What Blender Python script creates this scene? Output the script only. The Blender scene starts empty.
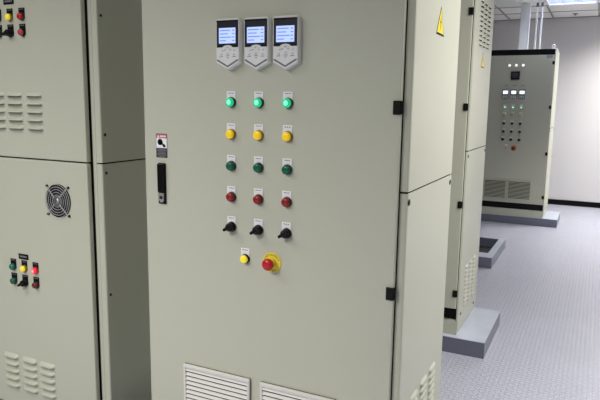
import bpy, bmesh, math
from mathutils import Vector, Matrix

SC = bpy.context.scene
COL = SC.collection
PI = math.pi

# ------------------------------------------------------------------ materials
def srgb(r, g, b):
    def f(c):
        c /= 255.0
        return c / 12.92 if c <= 0.04045 else ((c + 0.055) / 1.055) ** 2.4
    return (f(r), f(g), f(b), 1.0)

def mat(name, col, rough=0.5, metal=0.0, emit=None, estr=0.0, noise=0.0, nscale=8.0, bump=0.0, bscale=300.0, spec=0.5):
    m = bpy.data.materials.new(name); m.use_nodes = True
    nt = m.node_tree; b = nt.nodes['Principled BSDF']
    b.inputs['Base Color'].default_value = col
    b.inputs['Roughness'].default_value = rough
    b.inputs['Metallic'].default_value = metal
    b.inputs['Specular IOR Level'].default_value = spec
    if emit:
        b.inputs['Emission Color'].default_value = emit
        b.inputs['Emission Strength'].default_value = estr
    tc = nt.nodes.new('ShaderNodeTexCoord')
    if noise > 0:
        n = nt.nodes.new('ShaderNodeTexNoise'); n.inputs['Scale'].default_value = nscale
        n.inputs['Detail'].default_value = 4.0
        mr = nt.nodes.new('ShaderNodeMapRange')
        mr.inputs['To Min'].default_value = 1.0 - noise; mr.inputs['To Max'].default_value = 1.0 + noise
        mx = nt.nodes.new('ShaderNodeMix'); mx.data_type = 'RGBA'; mx.blend_type = 'MULTIPLY'
        mx.inputs[0].default_value = 1.0; mx.inputs[6].default_value = col
        nt.links.new(tc.outputs['Object'], n.inputs['Vector'])
        nt.links.new(n.outputs['Fac'], mr.inputs['Value'])
        nt.links.new(mr.outputs['Result'], mx.inputs[7])
        nt.links.new(mx.outputs[2], b.inputs['Base Color'])
    if bump > 0:
        n2 = nt.nodes.new('ShaderNodeTexNoise'); n2.inputs['Scale'].default_value = bscale
        bp = nt.nodes.new('ShaderNodeBump'); bp.inputs['Strength'].default_value = bump
        bp.inputs['Distance'].default_value = 0.001
        nt.links.new(tc.outputs['Object'], n2.inputs['Vector'])
        nt.links.new(n2.outputs['Fac'], bp.inputs['Height'])
        nt.links.new(bp.outputs['Normal'], b.inputs['Normal'])
    return m

M = {}
M['paint'] = mat('cabinet_paint', srgb(199, 200, 181), 0.42, noise=0.015, nscale=3, bump=0.05, bscale=500)
M['grille'] = mat('grille_plastic', srgb(228, 225, 218), 0.5)
M['black'] = mat('black_plastic', srgb(8, 8, 8), 0.45, spec=0.25)
M['satin_black'] = mat('satin_black', srgb(7, 7, 8), 0.35, spec=0.3)
M['rubber'] = mat('black_gasket', srgb(22, 21, 19), 0.8)
M['void'] = mat('dark_interior', srgb(20, 20, 20), 0.9)
M['white'] = mat('white_label', srgb(250, 249, 250), 0.5)
M['keypad'] = mat('keypad_white', srgb(236, 235, 233), 0.45)
M['keygrey'] = mat('keypad_grey', srgb(110, 110, 112), 0.5)
M['navy'] = mat('keypad_bezel', srgb(32, 33, 42), 0.3)
M['screen'] = mat('lcd_screen', srgb(120, 150, 230), 0.3, emit=srgb(196, 212, 252), estr=0.85)
M['screentext'] = mat('lcd_text', srgb(90, 110, 180), 0.3, emit=srgb(130, 160, 235), estr=0.6)
M['whitescreen'] = mat('meter_screen_lit', srgb(230, 235, 240), 0.3, emit=srgb(240, 245, 255), estr=1.0)
M['steel'] = mat('bright_steel', srgb(190, 190, 192), 0.3, metal=0.9)
M['guard'] = mat('guard_wire', srgb(196, 196, 194), 0.4, metal=0.2)
M['lock'] = mat('lock_zinc', srgb(170, 170, 168), 0.4, metal=0.3)
M['screw'] = mat('dark_screw', srgb(34, 32, 30), 0.5)
M['green_lit'] = mat('green_lens_lit', srgb(30, 160, 110), 0.25, emit=srgb(40, 225, 150), estr=0.52)
M['green_core'] = mat('green_core_lit', srgb(120, 240, 200), 0.25, emit=srgb(120, 255, 205), estr=0.85)
M['yellow_lens'] = mat('yellow_lens', srgb(250, 212, 40), 0.25, emit=srgb(255, 205, 0), estr=0.25)
M['yellow_rim'] = mat('yellow_rim', srgb(150, 120, 20), 0.35)
M['yellow_lit'] = mat('yellow_lens_lit', srgb(245, 225, 70), 0.25, emit=srgb(255, 225, 40), estr=0.3)
M['green'] = mat('green_lens', srgb(22, 100, 74), 0.25)
M['green_rim'] = mat('green_rim', srgb(14, 50, 38), 0.35)
M['teal'] = mat('teal_lens', srgb(18, 120, 100), 0.25)
M['red'] = mat('red_lens', srgb(150, 38, 34), 0.25)
M['red_rim'] = mat('red_rim', srgb(70, 22, 20), 0.35)
M['red_bright'] = mat('bright_red_lens', srgb(205, 35, 45), 0.25)
M['red_lit'] = mat('red_lens_lit', srgb(225, 30, 40), 0.25, emit=srgb(255, 45, 60), estr=0.7)
M['red_core'] = mat('red_core_lit', srgb(255, 150, 160), 0.25, emit=srgb(255, 150, 165), estr=0.9)
M['rose'] = mat('faded_red_lens', srgb(190, 75, 82), 0.25)
M['maroon'] = mat('maroon_lens', srgb(110, 42, 34), 0.25)
M['mushroom'] = mat('mushroom_red', srgb(200, 30, 36), 0.3)
M['sign_yellow'] = mat('sign_yellow', srgb(245, 222, 60), 0.45)
M['amber'] = mat('amber_plate', srgb(190, 120, 40), 0.45)
M['lampwhite'] = mat('white_lamp_lit', srgb(240, 240, 245), 0.3, emit=srgb(255, 252, 250), estr=1.0)
M['pale_yellow'] = mat('pale_yellow_lens', srgb(205, 195, 140), 0.3)
M['sign_pink'] = mat('sign_red_band', srgb(205, 105, 112), 0.5)
M['sign_grey'] = mat('sign_grey', srgb(66, 64, 70), 0.5)
M['sign_text'] = mat('sign_text', srgb(130, 126, 132), 0.5)
M['sticker_grey'] = mat('sticker_grey', srgb(150, 150, 155), 0.4)
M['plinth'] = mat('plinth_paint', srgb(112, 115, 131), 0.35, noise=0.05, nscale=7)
M['plinth_top'] = mat('worn_lit_plinth_top', srgb(190, 196, 208), 0.28, noise=0.2, nscale=6)  # patchy wear, plus a lighter tone standing in for light from above
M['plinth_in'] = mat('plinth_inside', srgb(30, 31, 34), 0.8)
M['wall'] = mat('wall_paint', srgb(232, 229, 228), 0.7, noise=0.01, nscale=2, bump=0.1, bscale=250)
M['wall_grey'] = mat('grey_wall_paint', srgb(84, 84, 80), 0.7, noise=0.01, nscale=2, bump=0.1, bscale=250)
M['base'] = mat('black_skirting', srgb(13, 13, 14), 0.75, spec=0.15)
M['tbar'] = mat('ceiling_bar', srgb(150, 148, 145), 0.5)
M['trunk'] = mat('white_trunking', srgb(248, 248, 247), 0.45)
M['troffer'] = mat('lamp_frame', srgb(225, 225, 228), 0.4)
M['blade'] = mat('lamp_louvre', srgb(140, 146, 175), 0.35)
M['tube'] = mat('lamp_tube', srgb(235, 240, 255), 0.4, emit=(0.82, 0.88, 1.0, 1), estr=36)

def floor_material():
    m = bpy.data.materials.new('raised_pattern_floor'); m.use_nodes = True
    nt = m.node_tree; b = nt.nodes['Principled BSDF']; L = nt.links.new
    tc = nt.nodes.new('ShaderNodeTexCoord'); sp = nt.nodes.new('ShaderNodeSeparateXYZ')
    L(tc.outputs['Object'], sp.inputs[0])
    def mth(op, a, c=None):
        n = nt.nodes.new('ShaderNodeMath'); n.operation = op
        for i, v in enumerate((a, c)):
            if v is None: continue
            if isinstance(v, (int, float)): n.inputs[i].default_value = v
            else: L(v, n.inputs[i])
        return n.outputs[0]
    px, py = 0.025, 0.028
    u = mth('DIVIDE', sp.outputs[0], px); v = mth('DIVIDE', sp.outputs[1], py)
    iu = mth('FLOOR', u); iv = mth('FLOOR', v)
    fu = mth('SUBTRACT', mth('SUBTRACT', u, iu), 0.5); fv = mth('SUBTRACT', mth('SUBTRACT', v, iv), 0.5)
    par = mth('FLOORED_MODULO', mth('ADD', iu, iv), 2.0)          # 0 / 1 checker
    sg = mth('SUBTRACT', mth('MULTIPLY', par, 2.0), 1.0)           # -1 / 1
    a = mth('MULTIPLY', mth('ADD', fu, mth('MULTIPLY', fv, sg)), 0.7071)
    c = mth('MULTIPLY', mth('SUBTRACT', mth('MULTIPLY', fu, sg), fv), 0.7071)
    d = mth('ADD', mth('POWER', mth('ABSOLUTE', mth('DIVIDE', a, 0.50)), 2.0), mth('POWER', mth('ABSOLUTE', mth('DIVIDE', c, 0.20)), 2.0))
    hgt = nt.nodes.new('ShaderNodeMapRange'); hgt.interpolation_type = 'SMOOTHSTEP'
    hgt.inputs['From Min'].default_value = 1.1; hgt.inputs['From Max'].default_value = 0.35
    L(d, hgt.inputs['Value'])
    bp = nt.nodes.new('ShaderNodeBump'); bp.inputs['Strength'].default_value = 1.0; bp.inputs['Distance'].default_value = 0.007
    L(hgt.outputs['Result'], bp.inputs['Height']); L(bp.outputs['Normal'], b.inputs['Normal'])
    n = nt.nodes.new('ShaderNodeTexNoise'); n.inputs['Scale'].default_value = 2.2; n.inputs['Detail'].default_value = 5
    L(tc.outputs['Object'], n.inputs['Vector'])
    mr = nt.nodes.new('ShaderNodeMapRange'); mr.inputs['To Min'].default_value = 0.92; mr.inputs['To Max'].default_value = 1.06
    L(n.outputs['Fac'], mr.inputs['Value'])
    mx = nt.nodes.new('ShaderNodeMix'); mx.data_type = 'RGBA'; mx.blend_type = 'MULTIPLY'; mx.inputs[0].default_value = 1
    mx.inputs[6].default_value = srgb(199, 200, 213)
    worn = nt.nodes.new('ShaderNodeMapRange')          # lighter worn tops on the raised lenses, darker between them
    worn.inputs['To Min'].default_value = 0.84; worn.inputs['To Max'].default_value = 1.04
    L(hgt.outputs['Result'], worn.inputs['Value'])
    L(mth('MULTIPLY', mr.outputs['Result'], worn.outputs['Result']), mx.inputs[7]); L(mx.outputs[2], b.inputs['Base Color'])
    b.inputs['Roughness'].default_value = 0.36
    return m
M['floor'] = floor_material()

def ceiling_material():
    m = mat('mineral_ceiling_tile', srgb(246, 245, 241), 0.9, noise=0.04, nscale=60, bump=0.3, bscale=120)
    return m
M['ceiling'] = ceiling_material()

# ------------------------------------------------------------------ mesh builder
class MB:
    def __init__(self):
        self.bm = bmesh.new(); self.mats = []
    def mi(self, m):
        if m not in self.mats: self.mats.append(m)
        return self.mats.index(m)
    def _fin(self, n0, m, xf=None):
        i = self.mi(m)
        self.bm.faces.ensure_lookup_table()
        fs = self.bm.faces[n0:]
        for f in fs: f.material_index = i
        if xf is not None:
            vs = {v for f in fs for v in f.verts}
            bmesh.ops.transform(self.bm, matrix=xf, verts=list(vs))
        return fs
    def box(self, x0, x1, y0, y1, z0, z1, m, bev=0.0, seg=2, xf=None):
        t = bmesh.new()
        bmesh.ops.create_cube(t, size=1.0)
        for v in t.verts:
            v.co = Vector(((x0 + x1) / 2 + v.co.x * (x1 - x0), (y0 + y1) / 2 + v.co.y * (y1 - y0), (z0 + z1) / 2 + v.co.z * (z1 - z0)))
        if bev > 0:
            bmesh.ops.bevel(t, geom=list(t.edges), offset=bev, segments=seg, affect='EDGES', profile=0.5)
        self.merge(t, m, xf); return self
    def merge(self, t, m, xf=None, smooth=False):
        n0 = len(self.bm.faces)
        vm = [self.bm.verts.new(v.co) for v in t.verts]
        t.verts.index_update()
        for f in t.faces:
            try: self.bm.faces.new([vm[v.index] for v in f.verts])
            except ValueError: pass
        t.free()
        for f in self._fin(n0, m, xf): f.smooth = smooth
    def lathe(self, prof, m, xf=None, seg=24):
        """prof: (radius, height) pairs turned about the local -Y axis: height goes toward -Y."""
        t = bmesh.new(); rings = []
        for r, h in prof:
            if r < 1e-6: rings.append([t.verts.new((0, -h, 0))])
            else: rings.append([t.verts.new((r * math.cos(2 * PI * k / seg), -h, r * math.sin(2 * PI * k / seg))) for k in range(seg)])
        for a, b in zip(rings[:-1], rings[1:]):
            for k in range(seg):
                k2 = (k + 1) % seg
                q = [a[k % len(a)], a[k2 % len(a)], b[k2 % len(b)], b[k % len(b)]]
                u = []
                for w in q:
                    if w not in u: u.append(w)
                if len(u) > 2: t.faces.new(u)
        if len(rings[0]) > 2: t.faces.new(rings[0])
        if len(rings[-1]) > 2: t.faces.new(rings[-1])
        bmesh.ops.recalc_face_normals(t, faces=t.faces)
        self.merge(t, m, xf, True); return self
    def tube(self, p, q, r, m, seg=12):
        p = Vector(p); q = Vector(q); d = q - p
        xf = Matrix.Translation(p) @ Vector((0, -1, 0)).rotation_difference(d.normalized()).to_matrix().to_4x4()
        return self.lathe([(r, 0), (r, d.length)], m, xf, seg)
    def ring(self, R, r, m, xf=None, seg=36, s2=8):
        t = bmesh.new(); g = []
        for i in range(seg):
            a = 2 * PI * i / seg
            g.append([t.verts.new(((R + r * math.cos(2 * PI * j / s2)) * math.cos(a), r * math.sin(2 * PI * j / s2), (R + r * math.cos(2 * PI * j / s2)) * math.sin(a))) for j in range(s2)])
        for i in range(seg):
            for j in range(s2):
                t.faces.new([g[i][j], g[(i + 1) % seg][j], g[(i + 1) % seg][(j + 1) % s2], g[i][(j + 1) % s2]])
        bmesh.ops.recalc_face_normals(t, faces=t.faces)
        self.merge(t, m, xf, True); return self
    def prism(self, pts, y0, y1, m, bev=0.0, xf=None):
        """polygon in XZ, extruded from y0 to y1"""
        t = bmesh.new()
        a = [t.verts.new((x, y0, z)) for x, z in pts]; b = [t.verts.new((x, y1, z)) for x, z in pts]
        n = len(pts)
        fa = t.faces.new(a); t.faces.new(b)
        for i in range(n): t.faces.new([a[i], a[(i + 1) % n], b[(i + 1) % n], b[i]])
        bmesh.ops.recalc_face_normals(t, faces=t.faces)
        if bev > 0:
            ed = [e for e in t.edges if all(abs(v.co.y - y0) < 1e-6 for v in e.verts)]
            bmesh.ops.bevel(t, geom=ed, offset=bev, segments=3, affect='EDGES', profile=0.5)
        self.merge(t, m, xf); return self
    def yzprism(self, pts, x0, x1, m, xf=None):
        t = bmesh.new()
        a = [t.verts.new((x0, y, z)) for y, z in pts]; b = [t.verts.new((x1, y, z)) for y, z in pts]
        n = len(pts)
        t.faces.new(a); t.faces.new(b)
        for i in range(n): t.faces.new([a[i], a[(i + 1) % n], b[(i + 1) % n], b[i]])
        bmesh.ops.recalc_face_normals(t, faces=t.faces)
        self.merge(t, m, xf); return self
    def text(self, s, size, m, xf):
        cu = bpy.data.curves.new('t', 'FONT'); cu.body = s; cu.size = size; cu.align_x = 'CENTER'; cu.align_y = 'CENTER'
        cu.extrude = 0.00015; cu.resolution_u = 2
        o = bpy.data.objects.new('t', cu); COL.objects.link(o)
        bpy.context.view_layer.update()
        me = bpy.data.meshes.new_from_object(o.evaluated_get(bpy.context.evaluated_depsgraph_get()))
        t = bmesh.new(); t.from_mesh(me)
        bpy.data.objects.remove(o); bpy.data.curves.remove(cu); bpy.data.meshes.remove(me)
        self.merge(t, m, xf @ Matrix.Rotation(PI / 2, 4, 'X')); return self
    def mesh(self, name):
        bm = self.bm
        for e in bm.edges:
            if len(e.link_faces) != 2 or e.calc_face_angle(0) > 0.6: e.smooth = False
        me = bpy.data.meshes.new(name); bm.to_mesh(me); bm.free()
        for m in self.mats: me.materials.append(M[m])
        return me
    def build(self, name, parent=None, loc=(0, 0, 0), rotz=0.0, label=None):
        return put(name, self.mesh(name), parent, loc, rotz, label)

def put(name, me, parent=None, loc=(0, 0, 0), rotz=0.0, label=None):
    o = bpy.data.objects.new(name, me); COL.objects.link(o)
    o.parent = parent; o.location = loc; o.rotation_euler = (0, 0, rotz)
    if label: o['label'] = label
    return o

def thing(name, label, cat, loc, group=None):
    o = bpy.data.objects.new(name, None); COL.objects.link(o); o.location = loc
    o.empty_display_size = 0.2
    o['label'] = label; o['category'] = cat
    if group: o['group'] = group
    return o

def tag(o, label, cat, group=None):
    o['label'] = label; o['category'] = cat
    if group: o['group'] = group
    return o

def structure(o): o['kind'] = 'structure'; return o

# ------------------------------------------------------------------ the room
H = 2.714
XW0, XW1, YW0, YW1 = -7.0, 4.6, -4.6, 9.754
structure(MB().box(XW0, XW1, YW0, YW1, -0.1, 0, 'floor').build('floor'))
structure(MB().box(XW0, XW1, YW1, YW1 + .12, 0, H, 'wall').build('wall_back'))
structure(MB().box(XW0, XW1, YW0 - .12, YW0, 0, H, 'wall_grey').build('wall_front'))
structure(MB().box(XW0 - .12, XW0, YW0, YW1, 0, H, 'wall_grey').build('wall_left'))
structure(MB().box(XW1, XW1 + .12, YW0, YW1, 0, H, 'wall').build('wall_right'))
structure(MB().box(XW0, XW1, YW1 - .014, YW1, 0, 0.078, 'base', .003).build('baseboard_back'))
# ceiling of grid tiles with a hole for the recessed lamp and one for the sheet panel
LX0, LX1, LY0, LY1 = -0.715, -0.135, 7.33, 8.53
c = MB()
c.box(XW0, XW1, YW0, LY0, H, H + .02, 'ceiling'); c.box(XW0, XW1, LY1, YW1, H, H + .02, 'ceiling')
c.box(XW0, LX0, LY0, LY1, H, H + .02, 'ceiling'); c.box(LX1, XW1, LY0, LY1, H, H + .02, 'ceiling')
structure(c.build('ceiling'))
c = MB()
x = -0.13 - 0.595 * 9
k = 0
while x < XW1:
    c.box(x - .012, x + .012, YW0, LY0 - .002, H - .006, H, 'tbar'); c.box(x - .012, x + .012, LY1 + .002, YW1 - .03, H - .006, H, 'tbar')
    if not (LX0 - .02 < x < LX1 + .02): c.box(x - .012, x + .012, LY0 - .002, LY1 + .002, H - .006, H, 'tbar')
    x += 0.595
y = 9.13
while y > YW0:
    if y > LY1 + .02 or y < LY0 - .02: c.box(XW0, XW1, y - .012, y + .012, H - .0055, H, 'tbar')
    else:
        c.box(XW0, LX0 - .002, y - .012, y + .012, H - .0055, H, 'tbar'); c.box(LX1 + .002, XW1, y - .012, y + .012, H - .0055, H, 'tbar')
    y -= 0.6
c.box(XW0, XW1, YW1 - .03, YW1, H - .008, H, 'tbar')
structure(c.build('trim_1'))

# recessed lamp near the back wall
lamp = thing('ceiling_light', 'recessed louvred ceiling lamp glowing bluish white near the back wall', 'ceiling light', (LX0, LY0, H))
W, D = LX1 - LX0, LY1 - LY0
f = MB()
f.box(0, .02, 0, D, -.004, .12, 'troffer'); f.box(W - .02, W, 0, D, -.004, .12, 'troffer')
f.box(.02, W - .02, 0, .02, -.004, .12, 'troffer'); f.box(.02, W - .02, D - .02, D, -.004, .12, 'troffer')
f.box(0, W, 0, D, .12, .13, 'troffer')
f.build('housing', lamp)
for i in range(3):
    MB().tube((.12 + i * (W - .24) / 2, .04, .09), (.12 + i * (W - .24) / 2, D - .04, .09), .014, 'tube').build('tube', lamp)
f = MB()
n = 14
for i in range(1, n):
    yy = .02 + (D - .04) * i / n
    f.box(.02, W - .02, yy - .002, yy + .002, 0, .055, 'blade')
for xx in (W * .335, W * .665): f.box(xx - .003, xx + .003, .02, D - .02, 0, .055, 'blade')
f.build('louvre', lamp)

# white sheet panel in the ceiling where the riser goes through
tag(MB().box(-1.31, -.74, 7.35, 8.42, H - .012, H - .0062, 'trunk', .002).build('ceiling_panel'),
    'white sheet metal ceiling panel that the cable riser passes through', 'ceiling panel')

# sprinkler
sp = thing('sprinkler', 'small sprinkler head hanging from a ceiling tile near the back wall', 'sprinkler', (-.425, 9.39, H))
RX = Matrix.Rotation(PI / 2, 4, 'X')      # lathe height -> -Z
MB().lathe([(.038, 0), (.036, .006), (.02, .012), (0, .012)], 'sticker_grey', RX).build('rosette', sp)
MB().lathe([(.009, .012), (.009, .016), (.005, .020), (.014, .022), (.014, .024), (0, .024)], 'screw', RX).build('nozzle', sp)

# ------------------------------------------------------------------ control devices (mesh cache)
CACHE = {}
def cached(key, fn):
    if key not in CACHE: CACHE[key] = fn()
    return CACHE[key]

def plate_mesh(w, h, m, tm):
    b = MB().box(-w / 2, w / 2, -.0015, 0, -h / 2, h / 2, m, .0004, 1)
    for s in (-.22, .0, .24):
        b.box(w * (s - .09), w * (s + .08), -.0018, -.0014, h * .33, h * .33 + .0022, tm)
    return b.mesh('label_plate')

def lamp_thing(root, x, y, z, style, lw=.033, plate='white', lit=None, r=.0165):
    """a pilot lamp: bezel with a lens and a name plate as children. y = door surface"""
    core, rim, lens = style
    bez = cached(('bez', rim, r), lambda: MB().lathe([(r * 1.04, 0), (r * 1.04, .005), (r * .96, .009), (r * .9, .011), (0, .011)], rim).mesh('pilot_light'))
    o = put('pilot_light', bez, root, (x, y, z))
    def mk():
        b = MB().lathe([(r * .9, .010), (r * .88, .015), (r * .75, .0185), (r * .45, .020), (0, .0205)], lens)
        if core: b.lathe([(r * .5, .0196), (r * .4, .0208), (0, .0212)], core)
        return b.mesh('lens')
    put('lens', cached(('lens', lens, core, r), mk), o, (0, 0, 0))
    if plate:
        tm = 'sign_grey' if plate == 'white' else 'sticker_grey'
        put('label_plate', cached(('pl', lw, plate), lambda: plate_mesh(lw, .042, plate, tm)), o, (-.002, 0, .0145))
    return o

def selector(root, x, y, z, lw=.033, plate='white', ang=212):
    def mk():
        return MB().lathe([(.0172, 0), (.0172, .006), (.0155, .012), (0, .012)], 'black').mesh('selector_switch')
    o = put('selector_switch', cached('sel', mk), root, (x, y, z))
    def mk2():
        b = MB().lathe([(.0145, .012), (.0135, .022), (.009, .027), (0, .028)], 'satin_black')
        a = math.radians(ang); ca, sa = math.cos(a), math.sin(a)
        t = [(-.012, -.006), (.0165, -.0048), (.0195, 0), (.0165, .0048), (-.012, .006)]
        b.prism([(px * ca - pz * sa, px * sa + pz * ca) for px, pz in t], -.034, -.012, 'satin_black', .0015)
        return b.mesh('lever')
    put('lever', cached(('lever', ang), mk2), o)
    if plate:
        tm = 'sign_grey' if plate == 'white' else 'sticker_grey'
        put('label_plate', cached(('pl', lw, plate), lambda: plate_mesh(lw, .042, plate, tm)), o, (-.002, 0, .0145))
    return o

def estop(root, x, y, z, disc='sign_yellow', s=1.0):
    b = MB().lathe([(.034 * s, 0), (.034 * s, .0025), (.033 * s, .003), (0, .003)], disc, seg=36)
    for word, a0, step, flip in (('EMERGENCY', 160, -17, 1), ('STOP', -120, 20, -1)):
        for i, ch in enumerate(word):
            a = math.radians(a0 + step * i)
            xf = Matrix.Translation((.0272 * s * math.cos(a), -.0031, .0272 * s * math.sin(a))) @ Matrix.Rotation(-(a - PI / 2) + (PI if flip < 0 else 0), 4, 'Y')
            b.text(ch, .0095 * s, 'black', xf)
    o = b.build('emergency_stop', root, (x, y, z))
    MB().lathe([(.016 * s, .003), (.016 * s, .012), (.012 * s, .014), (.012 * s, .024), (0, .024)], 'sign_yellow' if s == 1 else 'amber').build('collar', o)
    MB().lathe([(.013 * s, .022), (.019 * s, .024), (.0202 * s, .029), (.0195 * s, .034), (.016 * s, .039), (.008 * s, .0415), (0, .042)], 'mushroom' if s == 1 else 'maroon').build('mushroom_head', o)
    return o

GREEN_LIT = ('green_core', 'green_rim', 'green_lit'); YEL = (None, 'yellow_rim', 'yellow_lens'); GRN = (None, 'green_rim', 'green')
RED = (None, 'red_rim', 'red'); YLIT = (None, 'black', 'yellow_lit')

def keypad(root, x, y, z):
    """drive keypad, z = its top"""
    w = .0425
    body = [(-w - .001, -.006), (-w + .005, 0), (w - .005, 0), (w + .001, -.006), (w + .001, -.138), (.0, -.160), (-w - .001, -.138)]
    o = MB().prism(body, -.022, 0, 'keypad', .004).build('drive_keypad', root, (x, y, z))
    bz = MB()
    bz.prism([(-.040, -.007), (.040, -.007), (.040, -.090), (.020, -.090), (.013, -.0845), (0, -.0825), (-.013, -.0845), (-.020, -.090), (-.040, -.090)], -.0235, -.0215, 'navy', .0006)
    bz.box(-.040, .040, -.0255, -.022, -.012, -.0065, 'satin_black', .001)
    bz.box(-.038, -.021, -.0245, -.0225, -.0885, -.083, 'satin_black', .001); bz.box(.021, .038, -.0245, -.0225, -.0885, -.083, 'satin_black', .001)
    bz.build('bezel', o)
    s = MB().box(-.031, .031, -.0245, -.023, -.078, -.030, 'screen', .0005, 1)
    for k, (a, c2) in enumerate(((-.027, .012), (-.027, .004), (-.027, .016), (-.027, -.004))):
        zz = -.038 - k * .0105
        s.box(a, c2, -.0249, -.0244, zz - .0016, zz + .0016, 'screentext'); s.box(.019, .028, -.0249, -.0244, zz - .0016, zz + .0016, 'screentext')
    s.build('screen', o)
    kb = MB()
    for (kx, kz) in ((-.010, -.098), (.010, -.098), (0, -.0915), (0, -.110), (-.024, -.113), (.024, -.113), (-.018, -.100), (.026, -.100), (0, -.122)):
        kb.lathe([(.0042, .0215), (.0042, .0232), (.0035, .0238), (0, .0238)], 'keypad', Matrix.Translation((kx, 0, kz)), 16)
        kb.box(kx - .0018, kx + .0018, -.0241, -.0236, kz - .001, kz + .001, 'keygrey')
    for (kx, kz) in ((-.024, -.119), (.024, -.119), (0, -.1165)): kb.box(kx - .007, kx + .007, -.0224, -.0219, kz - .0007, kz + .0007, 'keygrey')
    kb.build('keys', o)
    ch = MB()
    pts = [(-.040, -.128), (-.036, -.128), (0, -.1475), (.036, -.128), (.040, -.128), (.040, -.1315), (0, -.1525), (-.040, -.1315)]
    ch.prism(pts, -.0228, -.0215, 'keygrey'); ch.build('trim', o)
    return o

def louvre_mesh(cols, rows, pitch, w, h, out=.010, dx=.0):
    """bank of pressed louvres; top row at z=0, going down; open along the lower edge"""
    b = MB()
    for cx in cols:
        for r in range(rows):
            z0 = -r * pitch; x0 = cx - w / 2 + r * dx; x1 = cx + w / 2 + r * dx
            # sheet hood: 5 stations across with rounded ends
            t = bmesh.new(); st = []
            for u in (0, .06, .14, .5, .86, .94, 1):
                xx = x0 + (x1 - x0) * u; k = min(1.0, math.sin(min(u, 1 - u) / .14 * PI / 2) if min(u, 1 - u) < .14 else 1)
                o = out * k
                st.append([t.verts.new((xx, 0, z0)), t.verts.new((xx, -o * .22, z0 - h * .16)), t.verts.new((xx, -o * .62, z0 - h * .55)), t.verts.new((xx, -o, z0 - h * .96)), t.verts.new((xx, -o * .95, z0 - h))])
            for a, c2 in zip(st[:-1], st[1:]):
                for j in range(4): t.faces.new([a[j], a[j + 1], c2[j + 1], c2[j]])
            bmesh.ops.remove_doubles(t, verts=t.verts, dist=1e-6)
            bmesh.ops.recalc_face_normals(t, faces=t.faces)
            b.merge(t, 'paint', None, True)
            b.box(x0 + .004, x1 - .004, -.0012, -.0002, z0 - h * 1.12, z0 - h * .35, 'void')
    return b.mesh('louvre_bank')

def vent(root, x0, x1, y, z0, z1, gm='grille', fr=.52):
    w, h = x1 - x0, z1 - z0
    b = MB(); t = .009
    b.box(0, w, -.004, 0, 0, h, 'void')
    b.box(0, w, -.014, 0, h - .014, h, gm, .003); b.box(0, w, -.014, 0, 0, .012, gm, .003)
    b.box(0, t, -.013, 0, .01, h - .01, gm, .002); b.box(w - t, w, -.013, 0, .01, h - .01, gm, .002)
    n = max(3, round((h - .026) / .0172)); p = (h - .026) / n
    for i in range(n):
        zt = h - .014 - i * p
        b.yzprism([(-.0055, zt), (-.0120, zt - p * fr), (-.0115, zt - p * (fr + .09)), (-.004, zt - p * (fr - .12))], t * .8, w - t * .8, gm)
    return b.build('vent_grille', root, (x0, y, z0))

def hinge(root, x, y, z):
    def mk():
        b = MB().box(-.012, .012, -.006, .0, -.02, .02, 'black', .002)
        b.tube((.010, .004, -.019), (.010, .004, .019), .0055, 'black')
        return b.mesh('hinge')
    return put('hinge', cached('hinge', mk), root, (x, y, z))

def screw(parent, loc, rotz=0.0, r=.0100):
    me = cached(('screw', r), lambda: MB().lathe([(r, 0), (r * .9, .002), (r * .5, .0032), (0, .0034)], 'screw', seg=14).mesh('screw'))
    return put('screw', me, parent, loc, rotz)

def tri_sign(parent, loc, rotz):
    b = MB()
    def tri(s): return [(-.052 * s, -.036 * s), (.052 * s, -.036 * s), (0, .054 * s)]
    b.prism(tri(1.0), -.0006, 0, 'black'); b.prism([(x, z + .0005) for x, z in tri(.84)], -.0010, -.0003, 'sign_yellow')
    b.prism([(.004, .026), (-.008, .002), (-.001, .003), (-.005, -.020), (.009, .008), (.001, .007)], -.0013, -.0008, 'black')
    return b.build('warning_sign', parent, loc, rotz, 'yellow triangular warning sign with a black flash')

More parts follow.
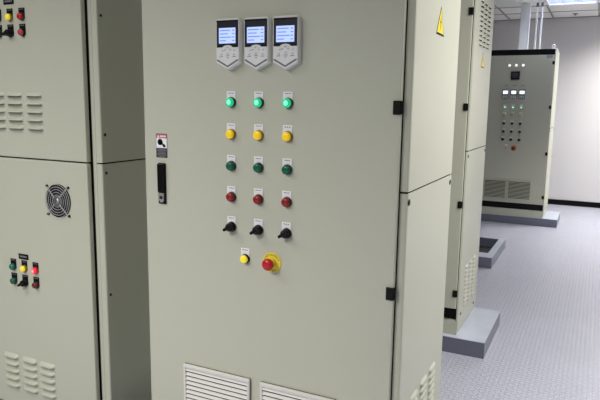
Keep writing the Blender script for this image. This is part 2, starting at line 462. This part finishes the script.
def cabinet(name, label, cx, yf, w, d, rows=True, zb=.0975, h=2.02, side_sign=True, low=True, up=True, door_l=.016, door_r=.027, hx=.037):
    """floor standing cabinet, root at the middle of its front foot; door in front of y=0"""
    root = thing(name, label, 'electrical cabinet', (cx, yf, zb), 'tall grey control cabinets')
    a = w / 2; seam = 1.192 - .0975; wr = door_r - .003
    MB().box(-a + .004, a - .004, .007, d - .004, .166, h - .006, 'void').build('carcass', root)
    b = MB().box(-a + .006, a - .006, .001, d - .006, 0, .086, 'paint', .002)
    b.box(-a + .02, a - .02, .03, d - .02, .084, .168, 'void'); b.build('base', root)
    # side sheets wrapping round to the front as narrow posts, upper and lower
    for sgn in (1, -1):
        for z0, z1 in ((.030, seam - .003), (seam + .003, h - .022)):
            m = MB()
            xs = sorted((sgn * (a - .004), sgn * a)); xf_ = sorted((sgn * (a - wr), sgn * a))
            prof = [(a, .006), (a - .0018, .0018), (a - .006, 0), (a - wr, 0), (a - wr, .004), (a - .006, .004), (a - .004, .006), (a - .004, d), (a, d)]
            pts = [(sgn * px, py) for px, py in prof]
            t = bmesh.new()
            lo = [t.verts.new((px, py, z0)) for px, py in pts]; hi = [t.verts.new((px, py, z1)) for px, py in pts]
            t.faces.new(lo); t.faces.new(hi)
            for i in range(len(pts)): t.faces.new([lo[i], lo[(i + 1) % len(pts)], hi[(i + 1) % len(pts)], hi[i]])
            bmesh.ops.recalc_face_normals(t, faces=t.faces); m.merge(t, 'paint')
            p = m.build('side_panel', root)
            if sgn > 0:
                R = PI / 2
                if z0 < .5:
                    screw(p, (a, .012, 1.163 - .0975), R); screw(p, (a, d - .022, 1.163 - .0975), R)
                    screw(p, (a, .06, .117), R); screw(p, (a, d - .10, .06), R)
                    if low: put('louvre_bank', cached('lv', lambda: louvre_mesh((.169, .294, .418), 10, .0265, .084, .014, .009)), p, (a, 0, .492 - .0975), R)
                else:
                    screw(p, (a, .012, 1.225 - .0975), R) if False else None
                    if up: put('louvre_bank', cached('lv', lambda: None), p, (a, 0, 2.045 - .0975), R)
                    if side_sign: tri_sign(p, (a, .29, 1.708 - .0975), R)
    MB().box(-a + .004, a - .004, d - .003, d, .086, h - .022, 'paint').build('back_panel', root)
    MB().box(-a - .001, a + .001, -.001, d + .001, h - .022, h, 'paint', .003).build('top_cover', root)
    dz0, dz1 = .166, 1.952
    MB().box(-a + .025, a - wr - .0005, .0, .005, dz0 + .004, dz1 - .004, 'rubber').build('gasket', root)
    MB().box(-a + .006, a - wr - .001, -.021, .004, dz1 + .003, h - .001, 'satin_black', .002).build('header_strip', root)
    door = MB().box(-a + door_l, a - door_r, -.02, -.0005, dz0, dz1, 'paint', .0035, 3).build('door', root)
    if rows:
        for z in (1.957, 1.440, .886, .357): hinge(root, a - hx, -.02, z - .0975)
    return root

# ------------------------------------------------------------------ the near cabinet
XR, YM = -.488, 1.723
WM = XR + 1.4671
MC = XR - WM / 2
main = cabinet('control_cabinet', 'nearest grey cabinet in the middle with three white keypads and rows of coloured buttons', MC, YM, WM, .58, up=False)
zo = -.0975
FY = -.02
for kx, kz in ((-1.0865, 1.711), (-.982, 1.710), (-.8785, 1.7095)): keypad(main, kx - MC, FY, kz + zo)
colx = (-1.085, -.981, -.8765)
rowz = (1.479, 1.3755, 1.2710, 1.167, 1.065)
for z, st in zip(rowz, (GREEN_LIT, YEL, GRN, RED, None)):
    for x in colx:
        if st: lamp_thing(main, x - MC, FY, z - .031 + zo, st)
        else: selector(main, x - MC, FY, z - .031 + zo)
lamp_thing(main, -1.031 - MC, FY, .959 - .029 + zo, YLIT, r=.0155)
estop(main, -.930 - MC, FY, .929 + zo)
vent(main, -1.288 - MC, -1.010 - MC, FY, .258 + zo, .505 + zo)
vent(main, -.968 - MC, -.690 - MC, FY, .258 + zo, .505 + zo)
hd = MB().box(-.0165, .0165, -.006, 0, -.073, .073, 'black', .003).build('door_handle', main, (-1.3745 - MC, FY, 1.160 + zo))
MB().prism([(-.013, .069), (.013, .069), (.012, -.03), (-.012, -.03)], -.016, -.006, 'satin_black', .003).build('lever', hd)
lk = MB().prism([(-.010, -.034), (.010, -.034), (.010, -.060), (.005, -.067), (-.005, -.067), (-.010, -.060)], -.010, -.006, 'lock', .001)
lk.lathe([(.0065, .010), (.006, .0125), (0, .0125)], 'screw', Matrix.Translation((0, 0, -.049)), 16)
lk.build('lock', hd)
cl = MB().box(-.0245, .0245, -.0006, 0, -.042, .042, 'sign_grey')
cl.box(-.0228, .0228, -.0010, -.0004, .026, .040, 'sign_pink'); cl.box(-.0228, .0228, -.0010, -.0004, -.008, .0265, 'white')
cl.prism([(-.019, .028), (-.009, .028), (-.014, .038)], -.0013, -.0008, 'white')
for k in range(5): cl.box(-.006 + k * .0052, -.0022 + k * .0052, -.0013, -.0008, .030, .036, 'white')
# black head and hand figure
cl.lathe([(.011, .0008), (.011, .0013), (0, .0013)], 'black', Matrix.Translation((-.006, 0, .013)), 18)
cl.prism([(-.015, .012), (.006, .012), (.006, .004), (-.010, .002), (-.015, .006)], -.0013, -.0008, 'black')
cl.prism([(.004, .003), (.010, .008), (.019, -.001), (.013, -.006), (.006, -.003)], -.0013, -.0008, 'black')
for k in range(6):
    wv = (.017, .020, .014, .019, .020, .012)[k]
    cl.box(-wv, wv, -.0010, -.0004, -.0135 - k * .005, -.0115 - k * .005, 'sign_text')
cl.build('caution_label', main, (-1.3755 - MC, FY, 1.2935 + zo), 0, 'small caution label with a red band over a black figure')

# ------------------------------------------------------------------ the second cabinet and the far one
X2, Y2 = -.6564, 3.5035
second = cabinet('control_cabinet', 'second cabinet behind the nearest one with only its side and edge showing', X2 - .49, Y2, .98, .585, door_r=.015, hx=.025)
vent(second, .01, .288, FY, .258 + zo, .505 + zo)
XF, YF = -.5272, 7.8566
WF = .876
FC = XF - WF / 2
far = cabinet('control_cabinet', 'far cabinet by the white back wall with a black strip along its top', FC, YF, WF, .61, side_sign=False, up=False, door_r=.013, hx=.020)
WHT = (None, 'sticker_grey', 'lampwhite')
for x in (-1.036, -.958, -.881): lamp_thing(far, x - FC, FY, 1.931 + zo, WHT, plate=None, r=.016)
dm = MB().box(-.051, .051, -.010, 0, -.049, .049, 'black', .003)
dm.box(-.040, .040, -.012, -.009, -.030, .036, 'navy', .001)
for k in range(3): dm.box(-.030, .028, -.0126, -.0118, .020 - k * .020, .026 - k * .020, 'keygrey')
dm.build('digital_meter', far, (-.962 - FC, FY, 1.812 + zo))
for x in (-1.060, -.965, -.870):
    MB().box(-.019, .019, -.0015, 0, -.005, .005, 'sticker_grey').build('name_plate', far, (x - FC, FY, 1.694 + zo))
    o = MB().prism([(-.037, .058), (.037, .058), (.037, -.050), (0, -.062), (-.037, -.050)], -.02, 0, 'sticker_grey', .004).build('drive_keypad', far, (x - FC, FY, 1.588 + zo))
    MB().box(-.035, .035, -.022, -.019, -.006, .055, 'navy', .001).build('bezel', o)
    MB().box(-.029, .029, -.0232, -.0215, .004, .044, 'whitescreen', .0005, 1).build('screen', o)
    b = MB()
    for i in range(3):
        for j in range(2): b.lathe([(.006, .019), (.006, .0215), (0, .0225)], 'keypad', Matrix.Translation((-.02 + i * .02, 0, -.022 - j * .017)), 12)
    b.build('keys', o)
PALE = (None, 'yellow_rim', 'pale_yellow')
for z, st in zip((1.433, 1.341, 1.238, 1.140, 1.043), (('lampwhite', 'green_rim', 'green_lit'), PALE, (None, 'green_rim', 'green_rim'), (None, 'red_rim', 'red_rim'), None)):
    for x in (-1.058, -.963, -.868):
        if st: lamp_thing(far, x - FC, FY, z + zo, st)
        else: selector(far, x - FC, FY, z + zo)
lamp_thing(far, -1.012 - FC, FY, .948 + zo, (None, 'sticker_grey', 'pale_yellow'), r=.015)
estop(far, -.924 - FC, FY, .938 + zo, 'amber', .95)
vent(far, -1.248 - FC, -.980 - FC, FY, .308 + zo, .549 + zo, 'paint', .40)  # darker colour and thinner slats stand in for shade on the far grilles
vent(far, -.962 - FC, -.690 - FC, FY, .308 + zo, .549 + zo, 'paint', .40)
MB().box(-.032, .032, -.0012, 0, -.018, .018, 'sticker_grey', .0004, 1).build('name_plate', far, (-.592 - FC, FY, 2.030 + zo))
ey = MB().lathe([(.016, 0), (.016, .012), (.010, .014), (.010, .02), (0, .02)], 'trunk', Matrix.Rotation(-PI / 2, 4, 'X'))
ey.ring(.017, .006, 'trunk', Matrix.Translation((0, 0, .034)))
em = ey.mesh('lifting_eye')
for sx, sy in ((1, .05), (-1, .05), (1, .56), (-1, .56)): put('lifting_eye', em, far, (sx * (WF / 2 - .035), sy, 2.02))

# riser and conduits from the far cabinet up to the ceiling
tag(MB().box(-.055, .055, -.03, .03, .0005, H - 2.1175 - .0125, 'trunk', .002).build('cable_trunking', None, (-.936, YF + .35, 2.1175)),
    'wide white cable riser from the top of the far cabinet to the ceiling', 'cable trunking')
for x, who in ((-.803, 'thin white conduit on the far cabinet, next to the wide riser'), (-.747, 'thin white conduit on the far cabinet, the one farther from the riser')):
    cdt = thing('conduit', who, 'conduit', (x, YF + .35, 2.1175), 'thin conduits above the far cabinet')
    MB().tube((0, 0, 0), (0, 0, H - 2.1175 - .008), .0105, 'trunk', 14).build('pipe', cdt)
    MB().tube((0, 0, H - 2.1175 - .06), (0, 0, H - 2.1175 - .0085), .015, 'keygrey', 14).build('sleeve', cdt)

# ------------------------------------------------------------------ plinths
def plinth(label, x0, x1, y0, y1, h=.0975):
    t = thing('cabinet_plinth', label, 'plinth', ((x0 + x1) / 2, y0, 0), 'low grey cabinet plinths')
    w, d = (x1 - x0) / 2, y1 - y0
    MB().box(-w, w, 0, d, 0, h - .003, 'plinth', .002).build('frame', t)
    MB().box(-w, w, 0, d, h - .003, h, 'plinth_top', .001, 1).build('lightened_top', t, label='worn grey top, toned lighter for the light falling on it')
    return t
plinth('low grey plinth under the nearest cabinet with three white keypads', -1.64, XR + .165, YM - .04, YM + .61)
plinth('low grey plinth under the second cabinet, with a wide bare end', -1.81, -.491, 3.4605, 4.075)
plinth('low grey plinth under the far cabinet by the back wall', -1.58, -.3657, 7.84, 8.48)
hp = thing('cabinet_plinth', 'empty hollow plinth frame with no cabinet standing on it', 'plinth', (-.77, 5.52, 0), 'low grey cabinet plinths')
W, D, h = 1.15, .90, .0975
b = MB()
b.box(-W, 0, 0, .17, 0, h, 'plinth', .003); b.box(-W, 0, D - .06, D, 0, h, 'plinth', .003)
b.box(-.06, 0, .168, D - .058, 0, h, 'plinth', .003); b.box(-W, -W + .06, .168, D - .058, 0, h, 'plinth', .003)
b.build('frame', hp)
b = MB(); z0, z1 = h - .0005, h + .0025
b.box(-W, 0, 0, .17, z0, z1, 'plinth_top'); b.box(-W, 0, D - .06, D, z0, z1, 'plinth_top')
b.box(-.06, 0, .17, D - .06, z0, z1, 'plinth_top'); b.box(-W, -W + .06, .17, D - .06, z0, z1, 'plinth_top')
b.build('lightened_top', hp, label='worn grey top, toned lighter for the light falling on it')
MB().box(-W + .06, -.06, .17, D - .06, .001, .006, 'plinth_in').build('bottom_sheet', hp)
rl = MB().box(-W + .06, -.06, .18, .205, .05, .075, 'plinth', .002)
rl.lathe([(.012, 0), (.012, .012), (0, .012)], 'steel', Matrix.Translation((-.10, .1925, .075)) @ Matrix.Rotation(-PI / 2, 4, 'X'), 12)
rl.build('inner_rail', hp)

# ------------------------------------------------------------------ the left cabinet
X3, Y3 = -1.7877, 1.8375
WL, DL, HL = .98, .60, 2.13
LC = X3 - WL / 2
left = thing('control_cabinet', 'left cabinet with a round fan, white louvres and two small groups of buttons', 'electrical cabinet', (LC, Y3, 0), 'tall grey control cabinets')
a = WL / 2; SEAM = 1.195
MB().box(-a + .004, a - .004, .03, DL - .004, .025, HL - .006, 'void').build('carcass', left)
MB().box(-a + .01, a - .01, .01, DL - .01, 0, .026, 'rubber').build('base', left)
for sgn in (1, -1):
    for z0, z1 in ((.022, SEAM - .003), (SEAM + .003, HL - .022)):
        t = bmesh.new(); m = MB()
        prof = [(a, .006), (a - .0018, .0018), (a - .006, 0), (a - .028, 0), (a - .028, .004), (a - .006, .004), (a - .004, .006), (a - .004, DL), (a, DL)]
        pts = [(sgn * px, py) for px, py in prof]
        lo = [t.verts.new((px, py, z0)) for px, py in pts]; hi = [t.verts.new((px, py, z1)) for px, py in pts]
        t.faces.new(lo); t.faces.new(hi)
        for i in range(len(pts)): t.faces.new([lo[i], lo[(i + 1) % len(pts)], hi[(i + 1) % len(pts)], hi[i]])
        bmesh.ops.recalc_face_normals(t, faces=t.faces); m.merge(t, 'paint')
        p = m.build('side_panel', left)
        if sgn > 0:
            for zz in ((1.31, 1.775) if z0 > .5 else (.64, 1.155)): screw(p, (a, .022, zz), PI / 2, .0065)
    px0, px1 = sorted((sgn * (a - .054), sgn * (a - .035)))
    MB().box(px0, px1, .006, .02, .024, HL - .03, 'paint', .002).build('frame_post', left)
MB().box(-a + .004, a - .004, DL - .003, DL, .06, HL - .022, 'paint').build('back_panel', left)
MB().box(-a - .001, a + .001, -.001, DL + .001, HL - .022, HL, 'paint', .003).build('top_cover', left)
MB().box(-a + .05, a - .054, .012, .02, .028, HL - .04, 'rubber').build('gasket', left)
DRX = -1.850 - LC
for z0, z1 in ((.024, SEAM - .003), (SEAM + .003, HL - .03)):
    MB().box(-a + .058, DRX, -.02, .0045, z0, z1, 'paint', .005, 3).build('door', left)
lm = louvre_mesh((-2.358 - LC, -2.249 - LC, -2.131 - LC), 5, .0343, .092, .0165, .018)
put('louvre_bank', lm, left, (0, FY, 1.476))
lm2 = louvre_mesh((-2.369 - LC, -2.2495 - LC, -2.138 - LC), 5, .0350, .094, .0165, .018)
put('louvre_bank', lm2, left, (0, FY, .280))
# fan
fan = MB().lathe([(.0715, 0), (.0715, .0012), (.069, .0016), (0, .0016)], 'void', seg=40).build('cooling_fan', left, (-2.0195 - LC, FY, 1.0265))
b = MB().lathe([(.025, .0), (.025, .0045), (.022, .0055), (0, .0055)], 'keygrey', seg=24)
b.build('hub', fan)
b = MB()
for k in range(7):
    q = Matrix.Rotation(2 * PI * k / 7, 4, 'Y')
    b.prism([(.024, -.006), (.066, -.018), (.068, .010), (.024, .009)], -.0032, -.0012, 'navy', xf=q)
b.build('blades', fan)
b = MB()
for R in (.026, .0375, .049, .060, .0705): b.ring(R, .0012, 'guard', Matrix.Translation((0, -.008, 0)), 40, 6)
for sx in (-1, 1):
    for sz in (-1, 1): b.tube((sx * .014, -.0095, sz * .014), (sx * .061, -.0065, sz * .061), .0018, 'guard', 8)
b.lathe([(.012, .0065), (.012, .009), (0, .009)], 'steel', seg=20)
b.build('fan_guard', fan)
for sx in (-1, 1):
    for sz in (-1, 1):
        o = screw(fan, (sx * .061, -.0, sz * .060), 0, .0062)
        o.scale = (1, 2.6, 1)
def name_plate(root, x, z):
    b = MB().box(-.031, .031, -.0015, 0, -.0125, .0125, 'black', .0004, 1)
    for k in range(5): b.box(-.022 + k * .009, -.016 + k * .009, -.0018, -.0014, -.003, .004, 'sticker_grey')
    return b.build('name_plate', root, (x - LC, FY, z))
TEAL = (None, 'green_rim', 'teal'); DGRN = (None, 'green_rim', 'green'); REDLIT = ('red_core', 'red_bright', 'red_lit'); MAR = (None, 'red_rim', 'maroon')
YB = (None, 'yellow_rim', 'yellow_lit'); RB = (None, 'red_rim', 'red_bright'); ROSE = (None, 'black', 'rose')
for (zr1, zr2, s1, s2, zn, cols) in ((.703, .637, (TEAL, YB, REDLIT), (DGRN, None, MAR), .755, (-2.316, -2.246, -2.176)), (1.7835, 1.7195, (TEAL, YB, RB), (DGRN, None, ROSE), 1.848, (-2.316, -2.246, -2.175))):
    name_plate(left, cols[1] - .005, zn)
    for x, st in zip(cols, s1): lamp_thing(left, x - LC, FY, zr1, st, .036, 'black', r=.0155)
    for x, st in zip(cols, s2):
        if st: lamp_thing(left, x - LC, FY, zr2, st, .036, 'black', r=.0155)
        else: selector(left, x - LC, FY, zr2, .036, 'black')

# ------------------------------------------------------------------ light: louvred lamps in the ceiling over the aisles
def area(name, x, y, power, sx=.58, sy=1.18, spread=125, col=(1.0, .985, .95)):
    l = bpy.data.lights.new(name, 'AREA'); l.shape = 'RECTANGLE'; l.size = sx; l.size_y = sy
    l.energy = power; l.color = col; l.spread = math.radians(spread)
    o = bpy.data.objects.new(name, l); COL.objects.link(o); o.location = (x, y, H - .015)
    return o
area('aisle_lamp', -1.75, -1.1, 96, .58, 1.18, 150, (1, .995, .96))
area('aisle_lamp', -2.6, .4, 19, 1.18, .58, 155, (1, .995, .96))
area('aisle_lamp', .5, 2.4, 36, spread=150, col=(1, .985, .965))
area('aisle_lamp', .5, 3.2, 22, spread=145, col=(1, .985, .965))
area('aisle_lamp', .8, 6.6, 21, spread=105, col=(1, .975, .95))
area('aisle_lamp', .8, 8.7, 72, spread=150, col=(1, .985, .96))

w = bpy.data.worlds.new('World'); SC.world = w; w.use_nodes = True
w.node_tree.nodes['Background'].inputs[0].default_value = (.5, .5, .5, 1)
w.node_tree.nodes['Background'].inputs[1].default_value = 0.05

# ------------------------------------------------------------------ camera
p, r, yw = math.radians(9.1142), math.radians(0.8696), math.radians(26.0252)
fw = Vector((-math.sin(yw) * math.cos(p), math.cos(yw) * math.cos(p), -math.sin(p)))
rt = Vector((math.cos(yw), math.sin(yw), 0)); up = rt.cross(fw)
rt2 = rt * math.cos(r) + up * math.sin(r); up2 = up * math.cos(r) - rt * math.sin(r)
cam = bpy.data.cameras.new('Camera'); co = bpy.data.objects.new('Camera', cam); COL.objects.link(co)
cam.sensor_width = 36; cam.sensor_fit = 'HORIZONTAL'; cam.lens = 606.47 / 600 * 36; cam.clip_start = .05
R = Matrix((rt2, up2, -fw)).transposed().to_4x4()
co.matrix_world = Matrix.Translation((0, 0, 1.45)) @ R
SC.camera = co
SC.view_settings.view_transform = 'Standard'
try: SC.view_settings.look = 'None'
except Exception: pass
SC.view_settings.exposure = 0.0; SC.view_settings.gamma = 1.0; SC.view_settings.use_curve_mapping = False
